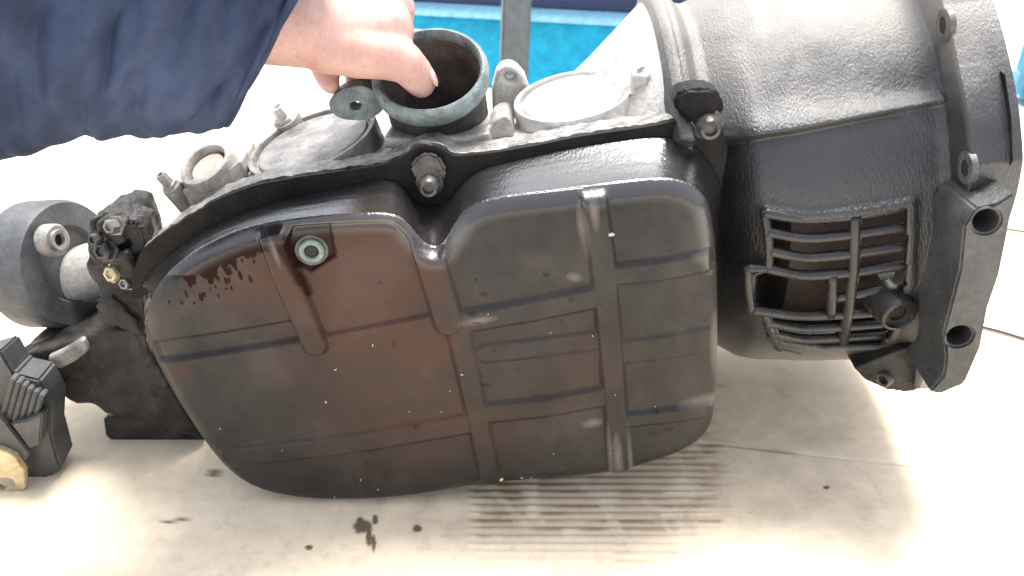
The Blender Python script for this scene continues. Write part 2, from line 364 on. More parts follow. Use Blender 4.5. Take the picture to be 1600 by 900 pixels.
def bead(line, width, amp, soft=.0026, fade=0):
    global hs
    d = np.full(len(Q), 1e9)
    pts = [L(x, y, FD)[[0, 2]] for x, y in line]
    for a, b in zip(pts[:-1], pts[1:]): d = np.minimum(d, seg_dist(Q, a, b)[0])
    w = width * .5 * .00047
    return 1.25 * amp * (1 - sstep(d, w - soft, w + soft))
raised = np.zeros(len(Q))
for ln, w, a in (([(424, 352), (448, 420), (495, 530)], 38, .0045), ([(655, 335), (680, 420), (702, 495)], 46, .004), ([(715, 500), (742, 620), (768, 745)], 36, .0030),
                 ([(924, 285), (940, 400), (955, 560), (969, 740)], 37, .0036), ([(715, 497), (825, 478), (935, 455)], 38, .003), ([(945, 424), (1030, 415), (1124, 398)], 34, .0026),
                 ([(760, 637), (850, 628), (945, 610)], 38, .0026), ([(960, 650), (1050, 640), (1124, 628)], 28, .0026), ([(950, 545), (1040, 535), (1124, 520)], 44, .0012),
                 ([(365, 705), (560, 684), (735, 652)], 40, .0022), ([(556, 690), (572, 730), (592, 775)], 40, .0014), ([(760, 545), (850, 535), (945, 522)], 34, .0013)):
    raised = np.maximum(raised, bead(ln, w, a))
sunk = bead([(225, 548), (350, 530), (482, 508)], 36, .0036)
pocket = np.array([L(x, y, FD)[[0, 2]] for x, y in [(468, 345), (615, 338), (648, 372), (684, 488), (508, 522), (470, 420)]])
dP, inP = poly_dist(Q, pocket); pk = np.where(inP, sstep(dP, 0, .0035), 0) * .0028
rec = np.array([L(x, y, FD)[[0, 2]] for x, y in [(456, 348), (520, 344), (529, 398), (488, 424), (462, 408), (447, 376)]])
dR, inR = poly_dist(Q, rec); rk = np.where(inR, sstep(dR, 0, .003), 0) * .005
hs = hs + facemask * (raised - np.where(raised > .001, 0, sunk) - np.maximum(pk * (raised < .002), rk))
hs += facemask * .0012 * (fbm(Q, 16, 3) - .5)
nx = len(gx); nz = len(gz); rr, cc = np.meshgrid(np.arange(nz - 1), np.arange(nx - 1), indexing='ij')
q4 = np.stack([rr * nx + cc, rr * nx + cc + 1, (rr + 1) * nx + cc + 1, (rr + 1) * nx + cc], -1).reshape(-1, 4)
q4 = q4[inF[q4].any(1)]
keep = np.zeros(len(Q), bool); keep[q4.ravel()] = True
hs = np.where(inF, hs, WD - .006)
for k in np.where(keep & ~inF)[0]:                                  # draw the rim of the grid onto the outline itself
    A_ = face_s; B_ = np.roll(face_s, -1, 0); d_ = B_ - A_; t_ = np.clip(((Q[k] - A_) * d_).sum(1) / (d_ * d_).sum(1), 0, 1); c_ = A_ + d_ * t_[:, None]
    Q[k] = c_[((c_ - Q[k]) ** 2).sum(1).argmin()]
idx = -np.ones(len(Q), int); idx[keep] = np.arange(keep.sum())
PV = np.stack([Q[keep, 0], WD - hs[keep], Q[keep, 1]], -1); nface = len(PV)
KR = 26; nper = len(wall); ringsV = []
for k in range(KR + 1):
    t_ = k / KR; lat = t_ ** 1.25 if True else t_
    xy = face_s * (1 - lat) + wall * lat; dep = .006 + (WD - .006) * (1 - (1 - t_) ** 1.15)
    nz_ = .0012 * math.sin(math.pi * t_) * (fbm(np.stack([np.arange(nper) * .05, np.full(nper, k * .35)], -1), 1.0, 4) - .5)
    ringsV.append(np.stack([xy[:, 0], np.full(nper, dep) + nz_, xy[:, 1] + nz_ * .6], -1))
PV = np.vstack([PV] + ringsV)
wq = np.array([[nface + k * nper + i, nface + k * nper + (i + 1) % nper, nface + (k + 1) * nper + (i + 1) % nper, nface + (k + 1) * nper + i] for k in range(KR) for i in range(nper)])
allq = np.vstack([idx[q4], wq])
bm = bmesh.new(); lyr = {n: bm.verts.layers.float.new(n) for n in ('rust', 'pale', 'wet', 'oil')}
vv_ = [bm.verts.new(p) for p in PV]
me_ok = [bm.faces.new([vv_[i] for i in f]) for f in allq if len(set(f)) == 4]
PPX = proj(PV); isF = np.arange(len(PV)) < nface
dFa = np.concatenate([dF[keep], np.zeros(len(PV) - nface)]); inRa = np.concatenate([inR[keep], np.zeros(len(PV) - nface, bool)])
px = PPX[:, 0]; py = PPX[:, 1]; k2 = np.stack([px, py], -1)
def blob(cx, cy, rx, ry, ang=0):
    c, s = math.cos(R(ang)), math.sin(R(ang)); dx, dy = px - cx, py - cy
    return np.clip(1 - np.sqrt(((dx * c + dy * s) / rx) ** 2 + ((-dx * s + dy * c) / ry) ** 2), 0, 1)
nf = fbm(k2, .012, 21); nm = fbm(k2, .035, 24)
rust = blob(575, 415, 165, 130) * 2.1 + blob(590, 555, 200, 100) * 1.0 + blob(400, 440, 120, 90) * 1.0 + blob(640, 670, 260, 90) * .6 + blob(880, 560, 160, 120) * .45 + blob(285, 580, 26, 18) * .8 + blob(650, 660, 120, 20, -8) * 1.0 + blob(660, 540, 60, 50) * 1
rust = np.clip(rust * (.2 + 1.7 * nf) + .25 * (nf - .45), 0, 1) * (.75 + .5 * nm)
pale = np.zeros(len(px))
for b in ((898, 433, 15, 9, 10), (700, 655, 0.1, .1, 0), (928, 325, 9, 40, -6), (912, 360, 10, 50, -10), (966, 718, 9, 46, -4), (1105, 625, 50, 12, -12), (925, 661, 19, 8, -10), (745, 502, 36, 7, -10), (1118, 540, 10, 60, 0), (1105, 400, 30, 14, -8), (1120, 660, 8, 80, 0), (672, 350, 22, 18, 20), (425, 380, 5, 45, -18), (600, 340, 60, 8, 0), (953, 715, 5, 60, -4), (985, 715, 4, 60, -4)):
    pale = np.maximum(pale, blob(*b) ** .7)
pale = np.clip(pale * (.35 + 1.1 * nm) * .75, 0, .8)
pale = np.maximum(pale, .08 * sstep(nf, .5, .75))
oil = np.zeros(len(px))
sx = px - .32 * (py - 400); top_ = 424 - (px - 270) * .32
edge = 10 + 46 * np.clip(vnoise(np.stack([sx, 0 * sx], -1), .11, 41) - .35, 0, 1) * (1 - sstep(np.abs(px - 335), 20, 90)) + 10 * vnoise(np.stack([sx, 0 * sx], -1), .3, 44) + 8 * (fbm(k2, .12, 43) - .5)
oil = np.maximum(oil, sstep(py - top_, -14, -4) * (1 - sstep(py - top_ - edge, -1.5, 1.5)) * sstep(px, 258, 290) * (1 - sstep(px, 410, 432)))
for i in range(26):
    x0 = random.gauss(345, 32); y0 = 424 - (x0 - 270) * .32 + random.uniform(14, 62); w = random.uniform(1.6, 4)
    d = np.hypot((px - x0 - .3 * (py - y0)) / w, (py - y0) / (w * random.uniform(1.2, 2.6))); oil = np.maximum(oil, 1 - sstep(d, .7, 1.15))
d, tt, _ = seg_dist(k2, (428, 362), (470, 440)); oil = np.maximum(oil, (1 - sstep(np.abs(d), 7 * (1 - .5 * tt), 15)) * .9)
d, tt, _ = seg_dist(k2, (455, 400), (482, 455)); oil = np.maximum(oil, (1 - sstep(np.abs(d), 5, 11)) * .8)
oil = np.maximum(oil, np.where(inRa, .8, 0))
for i in range(18):
    x0, y0 = random.uniform(560, 1100), random.uniform(420, 740); d = np.hypot((px - x0) / random.uniform(3, 10), (py - y0) / random.uniform(2, 5)); oil = np.maximum(oil, .5 * (1 - sstep(d, .6, 1.1)))
wet = np.where(isF, 0, .9) + np.where(isF, .8 * (1 - sstep(dFa, .002, .016)) * (py < 430), 0)
wet = np.clip(wet, 0, 1) * np.where((px > 1090) & (py > 420), .3, 1)
for nme, vv in (('rust', rust), ('pale', pale), ('wet', wet), ('oil', np.clip(oil, 0, 1))):
    for v, x_ in zip(vv_, vv): v[lyr[nme]] = float(x_)
bmesh.ops.remove_doubles(bm, verts=bm.verts, dist=.00025)
pan = from_bm('oil_pan', bm, 'pan', gb, 180)
so = pan.modifiers.new('thickness', 'SOLIDIFY'); so.thickness = .0016; so.offset = -1
# drain plug
pc = L(488, 386, .009); ax = (0.10, -1, .0)
from_bm('drain_plug', lathe([(0, -.006), (.0135, -.006), (.0135, .001), (.0125, .004), (.0115, .0055), (.0095, .0055), (.0085, .004), (.0, .004)], pc, ax), 'black_bolt', pan)
from_bm('plug_ring', lathe([(.0048, .0042), (.0092, .0042), (.0092, .0072), (.0082, .0082), (.0056, .0082), (.0048, .0072), (.0048, .0042)], pc, ax), 'teal', pan)
from_bm('hex_socket', lathe([(0, .0046), (.0046, .0046), (.0044, .0066), (0, .0058)], pc, ax, hexa=True), 'dark', pan)
bm = bmesh.new()
tri = None
from_fl = [(525, 575, 9, 4, 30), (583, 537, 3, 6, 0), (722, 578, 7, 4, -20), (510, 625, 4, 5, 0), (565, 745, 3, 6, 0), (592, 760, 4, 3, 0), (640, 640, 3, 2, 0), (690, 640, 2, 3, 0), (815, 745, 8, 3, 0), (830, 746, 4, 3, 0), (1023, 632, 4, 3, 40),
           (345, 667, 2, 4, 0), (523, 775, 3, 3, 0), (600, 783, 6, 3, 0), (703, 608, 2, 3, 0), (443, 697, 2, 3, 0), (925, 520, 2, 5, 0), (763, 484, 2, 4, 0), (860, 517, 3, 3, 0), (953, 700, 2, 2, 0), (960, 609, 2, 3, 0), (865, 706, 3, 2, 0)]
def height_at(u, v):
    i = int(round((u - gx[0]) / GS)); j = int(round((v - gz[0]) / GS)); return WD - hs.reshape(nz, nx)[min(max(j, 0), nz - 1), min(max(i, 0), nx - 1)]
def fleck(x, y, w, hh, ang, bm):
    p = L(x, y, FD - .004); y0 = height_at(p[0], p[2]); s = .00047; c, sn = math.cos(R(ang)), math.sin(R(ang))
    pts = []
    for a in range(6):
        rr_ = random.uniform(.6, 1.1); dx = math.cos(a * math.pi / 3) * w * .5 * rr_ * s; dz = math.sin(a * math.pi / 3) * hh * .5 * rr_ * s
        pts.append((p[0] + dx * c - dz * sn, p[2] + dx * sn + dz * c))
    top = [bm.verts.new((a, y0 - .0009, b)) for a, b in pts]; bot = [bm.verts.new((a, y0 + .0006, b)) for a, b in pts]
    bm.faces.new(top)
    for k in range(6): bm.faces.new([top[k], top[(k + 1) % 6], bot[(k + 1) % 6], bot[k]])
for fxx in from_fl: fleck(fxx[0], fxx[1], fxx[2] * .8, fxx[3] * .8, fxx[4], bm)
tag(from_bm('dirt_fleck', bm, 'fleck', pan), kind='stuff')
bm = bmesh.new(); fleck(953, 361, 15, 6, 0, bm); from_bm('paint_flake', bm, 'fleck', pan)
bm = bmesh.new(); fleck(783, 744, 9, 8, 0, bm); from_bm('yellow_chip', bm, 'yellow_fleck', pan)

# --- flanges of pan and case
fl_px = [(206, 470), (208, 425), (222, 390), (262, 358), (300, 335), (345, 308), (400, 288), (470, 275), (560, 263), (610, 254), (632, 243), (648, 229), (668, 224), (690, 230), (708, 245), (769, 238), (835, 227), (900, 213), (1000, 199), (1050, 190), (1085, 180), (1125, 190), (1137, 230)]
fl_top = [L(x, y, .054) for x, y in fl_px]
lowpts = [np.array([p[0], .054, p[1]]) for p in np.array(low)]
lowpts = [np.array([cen[0] + (p[0] - cen[0]) * 1.012, .054, cen[1] + (p[2] - cen[1]) * 1.02]) for p in lowpts]
outline = fl_top + lowpts
o2 = smooth_poly(np.array(outline), .005, 1)
from_bm('pan_flange', prism_bm([p - np.array([0, .0015, 0]) for p in o2], .0035, bevel=.0008), 'flange', gb)
cenF = np.mean(o2, 0)
o3 = [p + np.array([0, .0035, 0]) for p in o2]
tx0 = bpy.data.textures.new('caked_oil', 'CLOUDS'); tx0.noise_scale = .009; tx0.noise_depth = 2
for o in (from_bm('case_flange', prism_bm(o3, .026, bevel=.002, back_scale=.995), 'flange_alloy', gb), from_bm('caked_edge', prism_bm([p + np.array([0, .001, 0]) for p in o2], .006, bevel=.001), 'flange', gb)):
    voxel(o, .0013, 4); dm = o.modifiers.new('caked', 'DISPLACE'); dm.texture = tx0; dm.strength = .0035; dm.mid_level = .45; dm.texture_coords = 'LOCAL'
# case body behind the flange
o4 = [np.array([cenF[0] + (p[0] - cenF[0]) * .985, .082, cenF[2] + (p[2] - cenF[2]) * .975 - .003]) for p in smooth_poly(np.array(outline), .012, 3)]
case = from_bm('main_case', prism_bm(o4, .125, bevel=.010, back_scale=.93), 'alloy', gb)
# arch and pan bolts
def bolt(px_, py_, d0, r, ln, mname='black_bolt', parent=gb, axis=(0, -1, 0), name='pan_bolt', hexa=False):
    r *= .88
    c = L(px_, py_, d0)
    return from_bm(name, lathe([(0, 0), (r * 1.35, 0), (r * 1.35, ln * .25), (r, ln * .3), (r, ln * .85), (r * .8, ln), (r * .55, ln), (r * .5, ln * .8), (0, ln * .8)], c, axis, 24, hexa), mname, parent)
bolt(672, 282, .050, .0085, .016)
bolt(1103, 190, .050, .0095, .018)
bolt(432, 336 - 10, .051, .004, .001)
from_bm('clamp', prism_bm(PX([(640, 262), (652, 245), (668, 240), (686, 246), (698, 268), (690, 290), (655, 290)], .046), .006, bevel=.002), 'black_bolt', gb)
ob = voxel(from_bm('clamp', prism_bm(PX([(1052, 150), (1075, 138), (1115, 138), (1130, 152), (1134, 182), (1124, 176), (1118, 205), (1086, 210), (1072, 186), (1056, 178)], .044), .024, bevel=.004), 'flange', gb), .0012, 5)
from_bm('bolt_recess', lathe([(0, 0), (.011, 0), (.010, .002), (.0, .0015)], L(662, 243, .0545), (0, -1, 0), 24), 'dark', gb)

# servo covers on the case
def cover(px_, py_, d, rpx, axis, m, seg=64):
    c = L(px_, py_, d); r = rpx * mpp(d, py_)
    o = from_bm('servo_cover', lathe([(0, .004), (r * .80, .004), (r * .84, .003), (r * .86, -.001), (r * .90, -.001), (r * .92, .005), (r * .985, .005), (r, .002), (r, -.02), (0, -.02)], c, axis, seg), m, gb)
    return o, c, r
sl = L(385, 285, .1) - L(600, 225, .1); n1 = np.array([-sl[2], 0, sl[0]]); n1 /= np.linalg.norm(n1); n1 = n1 if n1[2] > 0 else -n1
cover(490, 226, .125, 106, (n1[0], -.12, n1[2]), 'cover')
cover(895, 157, .128, 93, (-.06, -.1, 1), 'cover_light')
# second cover retaining clip and big hex bolt
bolt(1008, 142, .118, .0125, .018, 'alloy', gb, (-.05, -.25, 1), 'hex_bolt', True)
# inlet tube
TC = L(671, 110, .105); TA = np.array([.03, -math.sin(R(30)), math.cos(R(30))]); TA /= np.linalg.norm(TA); TR = 93 * mpp(.105, 121)
ta, te1, te2 = basis(TA, (0, 0, 1))
tb = np.cross(TA, np.array([1., 0, 0])); tb = tb / np.linalg.norm(tb); tb = tb if tb[1] > 0 else -tb
te1 = np.cross(tb, TA); te1 = te1 if te1[0] > 0 else -te1
prof = [(TR * .845, -.014), (TR * .845, -.004), (TR * .86, .0005), (TR * .90, .002), (TR * .97, .0005), (TR, -.004), (TR * 1.0, -.010), (TR * .96, -.0135), (TR * .88, -.0145), (TR * .845, -.014)]
tb_o = from_bm('inlet_tube', lathe(prof, TC, TA, 72), 'ring', gb, 60)
from_bm('tube_lining', lathe([(TR * .842, -.095), (TR * .842, -.006), (TR * .82, -.010), (TR * .74, -.09), (0, -.092), (0, -.095)], TC, TA, 64), 'tube_in', tb_o)
from_bm('tube_shade_body', lathe([(TR * .848, -.0135), (TR * .875, -.0150), (TR * .87, -.10), (TR * .848, -.10), (TR * .848, -.0135)], TC, TA, 64), 'black_cast', tb_o)  # black material stands in for the shadow beneath the ring
# clamp lug at the left of the tube
ob = from_bm('clamp_lug', prism_bm(smooth_poly(PX([(508, 162), (530, 140), (570, 132), (594, 150), (604, 172), (572, 190), (526, 186)], .10), .003, 5), .02, holes=[smooth_poly(PX([(542, 166), (552, 157), (566, 160), (568, 169), (558, 174), (546, 173)], .10), .002, 3)], bevel=.0015), 'ring', gb)
def ell_(cx, cy, rx, ry, n=16): return [(cx + rx * math.cos(t), cy + ry * math.sin(t)) for t in np.linspace(0, 2 * math.pi, n, endpoint=False)]
# lumps of casting on top of the case, melted into one casting with the boss under the tube
bm = bmesh.new()
for pl_, d, th, bs in (([(600, 214), (650, 216), (720, 214), (765, 208), (770, 232), (720, 238), (650, 242), (600, 232)], .083, .05, .95),
                       ([(768, 190), (790, 180), (800, 190), (806, 215), (765, 222)], .10, .04, .9)):
    join_bm(bm, prism_bm(PX(pl_, d), th, back_scale=bs))
voxel(from_bm('cast_boss', bm, 'alloy_dirty', gb), .002, 6)
ob = voxel(from_bm('lifting_lug', prism_bm(PX([(776, 108), (790, 99), (806, 103), (820, 120), (830, 150), (836, 205), (770, 205), (768, 140)], .16), .018, holes=[PX(ell_(796, 121, 7, 6), .16)], bevel=.002), 'alloy', gb), .0011, 3)
# small round port at the left with little bolt
pc2 = L(326, 262, .11); pa = (-.25, -.42, 1); pr = 46 * mpp(.11, 262)
po = from_bm('round_port', lathe([(0, -.004), (pr * .72, -.004), (pr * .74, .004), (pr * .80, .006), (pr * .95, .006), (pr, .003), (pr, -.004), (pr * .80, -.008), (pr * .78, -.045), (0, -.045)], pc2, pa, 48), 'alloy_dirty', gb)
from_bm('rusty_disc', lathe([(0, .001), (pr * .6, .001), (pr * .66, -.004), (0, -.004)], pc2, pa, 32), mat('faded_rust', (.42, .30, .25), .6, 0, .3, 80, (.52, .42, .36)), po)
for (x, y, d, r, ln, mm, tw) in ((268, 292, .10, .0055, .014, 'alloy_dirty', -.3), (447, 186, .17, .008, .014, 'alloy', -.3)):
    o = bolt(x, y, d, r, ln, mm, gb, (tw, -.3, 1), 'hex_bolt', True)
    from_bm('bolt_pillar', lathe([(0, -.075), (r * 2.1, -.075), (r * 1.5, -.012), (r * 1.5, .0005), (0, .0005)], L(x, y, d), (tw, -.3, 1), 20), 'alloy_dirty', gb)
bm = prism_bm(PX([(282, 300), (300, 282), (345, 276), (376, 250), (384, 282), (350, 306), (300, 330)], .095), .05, back_scale=.9); voxel(from_bm('cast_boss', bm, 'alloy_dirty', gb), .002, 5)

# --- left end: tail housing, lower casting, output flange
bm = bmesh.new()
for pl_, d, th, bs in (([(142, 345), (165, 330), (196, 342), (214, 380), (226, 420), (225, 480), (232, 560), (205, 520), (182, 500), (160, 470), (138, 430), (136, 390)], .075, .06, .9),
                       ([(150, 480), (172, 462), (215, 500), (222, 525), (170, 512), (150, 500)], .07, .05, .9)):
    join_bm(bm, prism_bm(PX(pl_, d), th, back_scale=bs))
tx = bpy.data.textures.new('lumps', 'CLOUDS'); tx.noise_scale = .016; tx.noise_depth = 2
def lumpy(o, amt):
    d = o.modifiers.new('lumps', 'DISPLACE'); d.texture = tx; d.strength = amt; d.mid_level = .5; d.texture_coords = 'LOCAL'; return o
for pl_, d, th, bs in (([(150, 352), (172, 340), (190, 352), (196, 376), (176, 390), (156, 380)], .062, .03, .9), ([(168, 404), (196, 396), (214, 420), (206, 450), (180, 448)], .058, .04, .9),
                       ([(140, 388), (168, 380), (176, 404), (160, 424), (142, 414)], .066, .03, .9), ([(196, 340), (222, 352), (228, 392), (206, 400)], .066, .03, .9)):
    join_bm(bm, prism_bm(PX(pl_, d), th, back_scale=bs))
tail = lumpy(voxel(from_bm('rear_case', bm, 'black_cast', gb), .0016, 6), .008)
for (bx, by, r) in ((183, 352, .007), (170, 390, .009), (184, 425, .008), (158, 372, .006), (205, 440, .006), (222, 345, .004)):
    bolt(bx, by, .064, r, .010, ('black_bolt', 'bolt')[int(bx) % 2] if bx != 184 else 'yellow_metal', gb, (-.2, -.9, .3), 'case_bolt', True)
bm = bmesh.new()
for pl_, d, th, bs in (([(14, 560), (60, 548), (92, 540), (130, 524), (205, 512), (240, 560), (300, 660), (318, 690), (240, 665), (162, 648), (142, 632), (118, 634), (80, 610), (52, 598)], .075, .085, .85),
                       ([(85, 545), (125, 522), (225, 512), (240, 560), (120, 580)], .085, .06, .9)):
    join_bm(bm, prism_bm(PX(pl_, d), th, back_scale=bs))
lumpy(voxel(from_bm('tail_housing', bm, 'black_cast', gb), .0022, 8), .0035)
voxel(from_bm('lower_lug', prism_bm(PX([(160, 655), (215, 640), (300, 655), (332, 700), (330, 712), (220, 716), (206, 694), (184, 698), (164, 682)], .085), .05, back_scale=.92), 'black_cast', gb), .0018, 4)
from_bm('drain_pipe', tube([L(214, 710, .082), L(260, 706, .09), L(330, 700, .10)], .0065, 14), 'black_cast', gb)
# breather strip on the housing top
voxel(from_bm('top_bracket', prism_bm(PX([(70, 560), (96, 548), (128, 530), (140, 548), (118, 566), (90, 580)], .07), .03, bevel=.002), 'alloy_dirty', gb), .0015, 4)
# output flange: thick rubber coupling disc
oc = L(93, 412, .15); oa = np.array([1, -.28, .05]); orad = 100 * mpp(.15, 412)
of = from_bm('coupling_disc', lathe([(0, -.034), (orad * .9, -.034), (orad, -.026), (orad, .008), (orad * .95, .014), (orad * .6, .014), (orad * .55, .008), (0, .008)], oc, oa, 64), 'rubber', gb)
for k, ang in enumerate((100, 220, 340)):
    a_, b_, c_ = basis(oa); q = oc + (orad * .62) * (math.cos(R(ang)) * np.array([0, -.95, 0]) + math.sin(R(ang)) * np.array([0, 0, 1]))
hole_c = L(88, 375, .125)
bu = from_bm('bushing', lathe([(.0055, -.01), (.0055, .004), (.0085, .0045), (.009, .002), (.0125, .002), (.014, .0), (.014, -.01)], hole_c, oa, 32), 'alloy_dirty', of)
from_bm('bolt_hole', lathe([(0, .0), (.0055, .0), (.0055, -.008), (0, -.008)], hole_c, oa, 24), 'dark', of)
from_bm('output_shaft', lathe([(0, .0), (.030, .0), (.034, .012), (.026, .03), (.024, .075), (0, .075)], L(82, 445, .16), (1, -.05, .25), 40), 'alloy', gb)
# electrical connector and yellow lug at lower left
con = from_bm('connector_body', prism_bm(PX([(-40, 560), (0, 548), (22, 585), (62, 594), (82, 632), (80, 680), (95, 735), (52, 762), (20, 735), (-40, 690)], .035), .03, bevel=.002, back_scale=.95), 'plastic', gb)
for k in range(6):
    x0, y0 = 18 + k * 9, 600 + k * 5
    from_bm('connector_rib', prism_bm(PX([(x0 - 3, y0 - 8), (x0 + 5, y0 - 8 + 3), (x0 + 5 - 16, y0 + 52), (x0 - 3 - 16, y0 + 48)], .027), .010, bevel=.0008), 'plastic', con)
from_bm('connector_flap', prism_bm(PX([(-30, 655), (0, 650), (46, 708), (38, 726), (2, 742), (-30, 700)], .022), .012, bevel=.001), 'plastic', con)
from_bm('connector_latch', prism_bm(PX([(16, 662), (38, 658), (66, 648), (62, 694), (46, 702)], .021), .012, bevel=.0012), 'plastic', con)
circ = [(8 + 15 * math.cos(a * math.pi / 8), 757 + 10 * math.sin(a * math.pi / 8)) for a in range(16)]
from_bm('eyelet_lug', prism_bm(PX([(-40, 700), (0, 702), (22, 712), (38, 735), (40, 762), (25, 778), (0, 784), (-40, 786)], .017), .006, holes=[PX(circ, .017)], bevel=.0008), 'yellow_metal', gb)

# --- bell housing: turned casting with a ledge, a window and a bolting flange
YC, VC = .19, .013
prof_u = np.array([.185, .19, .196, .206, .214, .222, .26, .30, .365, .3715, .37172, .37195, .37220, .37245, .3730, .375, .400, .405])
prof_r = np.array([.150, .166, .168, .166, .156, .154, .165, .170, .175, .178, .1805, .189, .199, .2085, .2125, .2140, .213, .210])
def base_r(u): return np.interp(u, prof_u, prof_r)
uu = np.arange(.185, .4051, .0016); uu = np.sort(np.concatenate([[x for x in uu if np.abs(prof_u[-9:] - x).min() > .0006], prof_u[-9:]])); aa = R(1) * np.concatenate([np.arange(-125, -60, .6), np.arange(-60, 90, .26), np.arange(90, 150.1, .6)])
UU, AA = np.meshgrid(uu, aa)
def bellpt(u, a, r): return np.stack([u, YC - r * np.cos(a), VC + r * np.sin(a)], -1)
RB = base_r(UU)
# the rim is not round: its outline follows lobes and a cut-away lower side
rim = np.array([LU(x, y, .405) for x, y in [(1540, -40), (1550, 0), (1575, 90), (1592, 180), (1597, 250), (1588, 300), (1572, 350), (1556, 430), (1538, 480), (1520, 545), (1500, 600)]])
ra = np.arctan2(rim[:, 2] - VC, YC - rim[:, 1]); rr_ = np.hypot(rim[:, 2] - VC, YC - rim[:, 1]); o_ = ra.argsort()
rimr = np.interp(AA, ra[o_], rr_[o_]); rimr = np.where(AA < ra.min(), np.maximum(.176, rimr - (ra.min() - AA) * .12), rimr)
lo_ = sstep(UU, .3715, .375)
RB = np.where(lo_ > 0, np.minimum(RB, rimr + .0012), RB)
RB = RB + 0 * lo_ + lo_ * np.clip(rimr - .213, 0, .012)
RB = np.where((UU > .3715), np.maximum(RB, .172), RB)
print('rim', np.degrees(ra).round(0), rr_.round(3))
# flatter front at the left where the wall tucks in behind the pan
front = np.exp(-((AA - R(-5)) / R(55)) ** 2)
RB = RB - .040 * front * (1 - sstep(UU, .212, .248)) * (UU > .20)
pb = proj(bellpt(UU, AA, RB)); bx, by = pb[..., 0], pb[..., 1]
line = np.interp(bx, [1100, 1140, 1260, 1350, 1470, 1500], [226, 222, 202, 184, 160, 155])
onb = (UU < .371)
amp = np.interp(bx, [1090, 1140, 1200, 1300, 1472, 1480], [.016, .015, .011, .008, .006, .005])
decay = np.interp(bx, [1100, 1140, 1300, 1470], [60, 55, 30, 14])
above = np.where(by <= line, np.exp(-((line - by) / decay) ** 1.6), 1 - sstep(by - line, 0, 5))
RB = RB + np.where(onb & (AA > R(-30)), amp * above, 0)
# window depression edge + raised frame
win_px = [(1196, 328), (1262, 338), (1330, 332), (1424, 316), (1422, 440), (1400, 520), (1380, 546), (1290, 548), (1218, 536), (1200, 500), (1166, 488), (1164, 422), (1200, 416)]
pbq = np.stack([bx.ravel(), by.ravel()], -1)
front_side = (np.abs(AA) < R(75)).ravel()
dw, inw = poly_dist(pbq, win_px); inw &= front_side
frame = np.where(inw, 1.0, np.exp(-(np.where(front_side, dw, 99) / 9) ** 2)) * .003
RB = RB + frame.reshape(RB.shape)
RB = RB + .0012 * (fbm(np.stack([UU.ravel() , AA.ravel() * .18], -1), 40, 2) - .5).reshape(RB.shape)
PB = bellpt(UU, AA, RB).reshape(-1, 3)
nu, na = len(uu), len(aa)
rr, cc = np.meshgrid(np.arange(na - 1), np.arange(nu - 1), indexing='ij')
q4 = np.stack([rr * nu + cc, rr * nu + cc + 1, (rr + 1) * nu + cc + 1, (rr + 1) * nu + cc], -1).reshape(-1, 4)
open_ = inw & (dw > 5)
q4 = q4[~open_[q4].all(1)]
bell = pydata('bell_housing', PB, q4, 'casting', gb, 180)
so = bell.modifiers.new('thickness', 'SOLIDIFY'); so.thickness = .006; so.offset = -1
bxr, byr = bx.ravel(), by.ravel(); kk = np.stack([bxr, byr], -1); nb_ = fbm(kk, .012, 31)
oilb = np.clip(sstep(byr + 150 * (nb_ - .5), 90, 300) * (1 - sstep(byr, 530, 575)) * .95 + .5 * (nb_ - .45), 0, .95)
dust_toplight = np.clip(sstep(byr, 525, 575) * .8 + .7 * sstep(nb_, .45, .7) * (1 - sstep(byr, 60, 200)) * .5 + .3 * sstep(bxr, 1380, 1440) * sstep(byr, 400, 520), 0, .8)
dust_toplight = np.maximum(dust_toplight, .6 * (1 - sstep(byr + 70 * (nb_ - .5), 0, 110)))  # bell top coloured paler to stand in for light from above
dust_toplight = np.maximum(dust_toplight, .55 * np.exp(-(((bxr - 1130) / 70) ** 2 + ((byr - 95) / 55) ** 2)))
set_attr(bell.data, 'oil', oilb * (1 - dust_toplight)); set_attr(bell.data, 'dust_toplight', dust_toplight)
def onbell(x, y, lift=0.):
    m = np.where((np.abs(AA) < R(80)), (bx - x) ** 2 + (by - y) ** 2, 1e12); k = m.argmin(); u, a = UU.ravel()[k], AA.ravel()[k]
    r = RB.ravel()[k] + lift; lo = L(x, y, YC - r * math.cos(a)); return lo
def oncyl(x, y, r):
    """where the sight line through a picture point meets the bell's own round wall"""
    o = C0 - G0; d_ = ray(x, y); oy, ov = o[1] - YC, o @ V - VC; dy, dv = d_[1], d_ @ V
    a_, b_, c_ = dy * dy + dv * dv, oy * dy + ov * dv, oy * oy + ov * ov - r * r
    k = (-b_ - math.sqrt(max(0, b_ * b_ - a_ * c_))) / a_; P_ = o + k * d_; return np.array([P_ @ U, P_[1], P_ @ V])
def bar(pts, r=.0040, rr0=.1685, name='grille_bar'):
    pts = smooth_poly(np.array(pts, float), 8, 6, False)
    P3 = np.array([oncyl(x, y, rr0 - .0028) for x, y in pts])
    return from_bm(name, tube(P3, r, 12), 'casting_bar', bell, 180)
for (x0, x1, y0, ym, y1, xr, yr) in ((1192, 1336, 332, 343, 337, 1428, 320), (1198, 1336, 362, 374, 366, 1424, 353), (1202, 1336, 392, 404, 396, 1422, 384), (1198, 1336, 419, 432, 425, 1420, 413),
                                     (1176, 1330, 484, 494, 491, 1380, 487), (1196, 1326, 503, 514, 510, 1382, 505), (1202, 1322, 519, 531, 527, 1386, 523), (1214, 1318, 538, 548, 545, 1388, 538)):
    bar([(x0, y0), ((x0 + x1) / 2 - 10, ym), (x1, y1), (xr, yr)])
bar([(1306, 466), (1330, 461), (1395, 449)], .0036)
bar([(1336, 336), (1334, 420), (1326, 480), (1315, 547)], .0046, .1695)
bar([(1301, 430), (1300, 460), (1298, 492)], .0042, .1695)
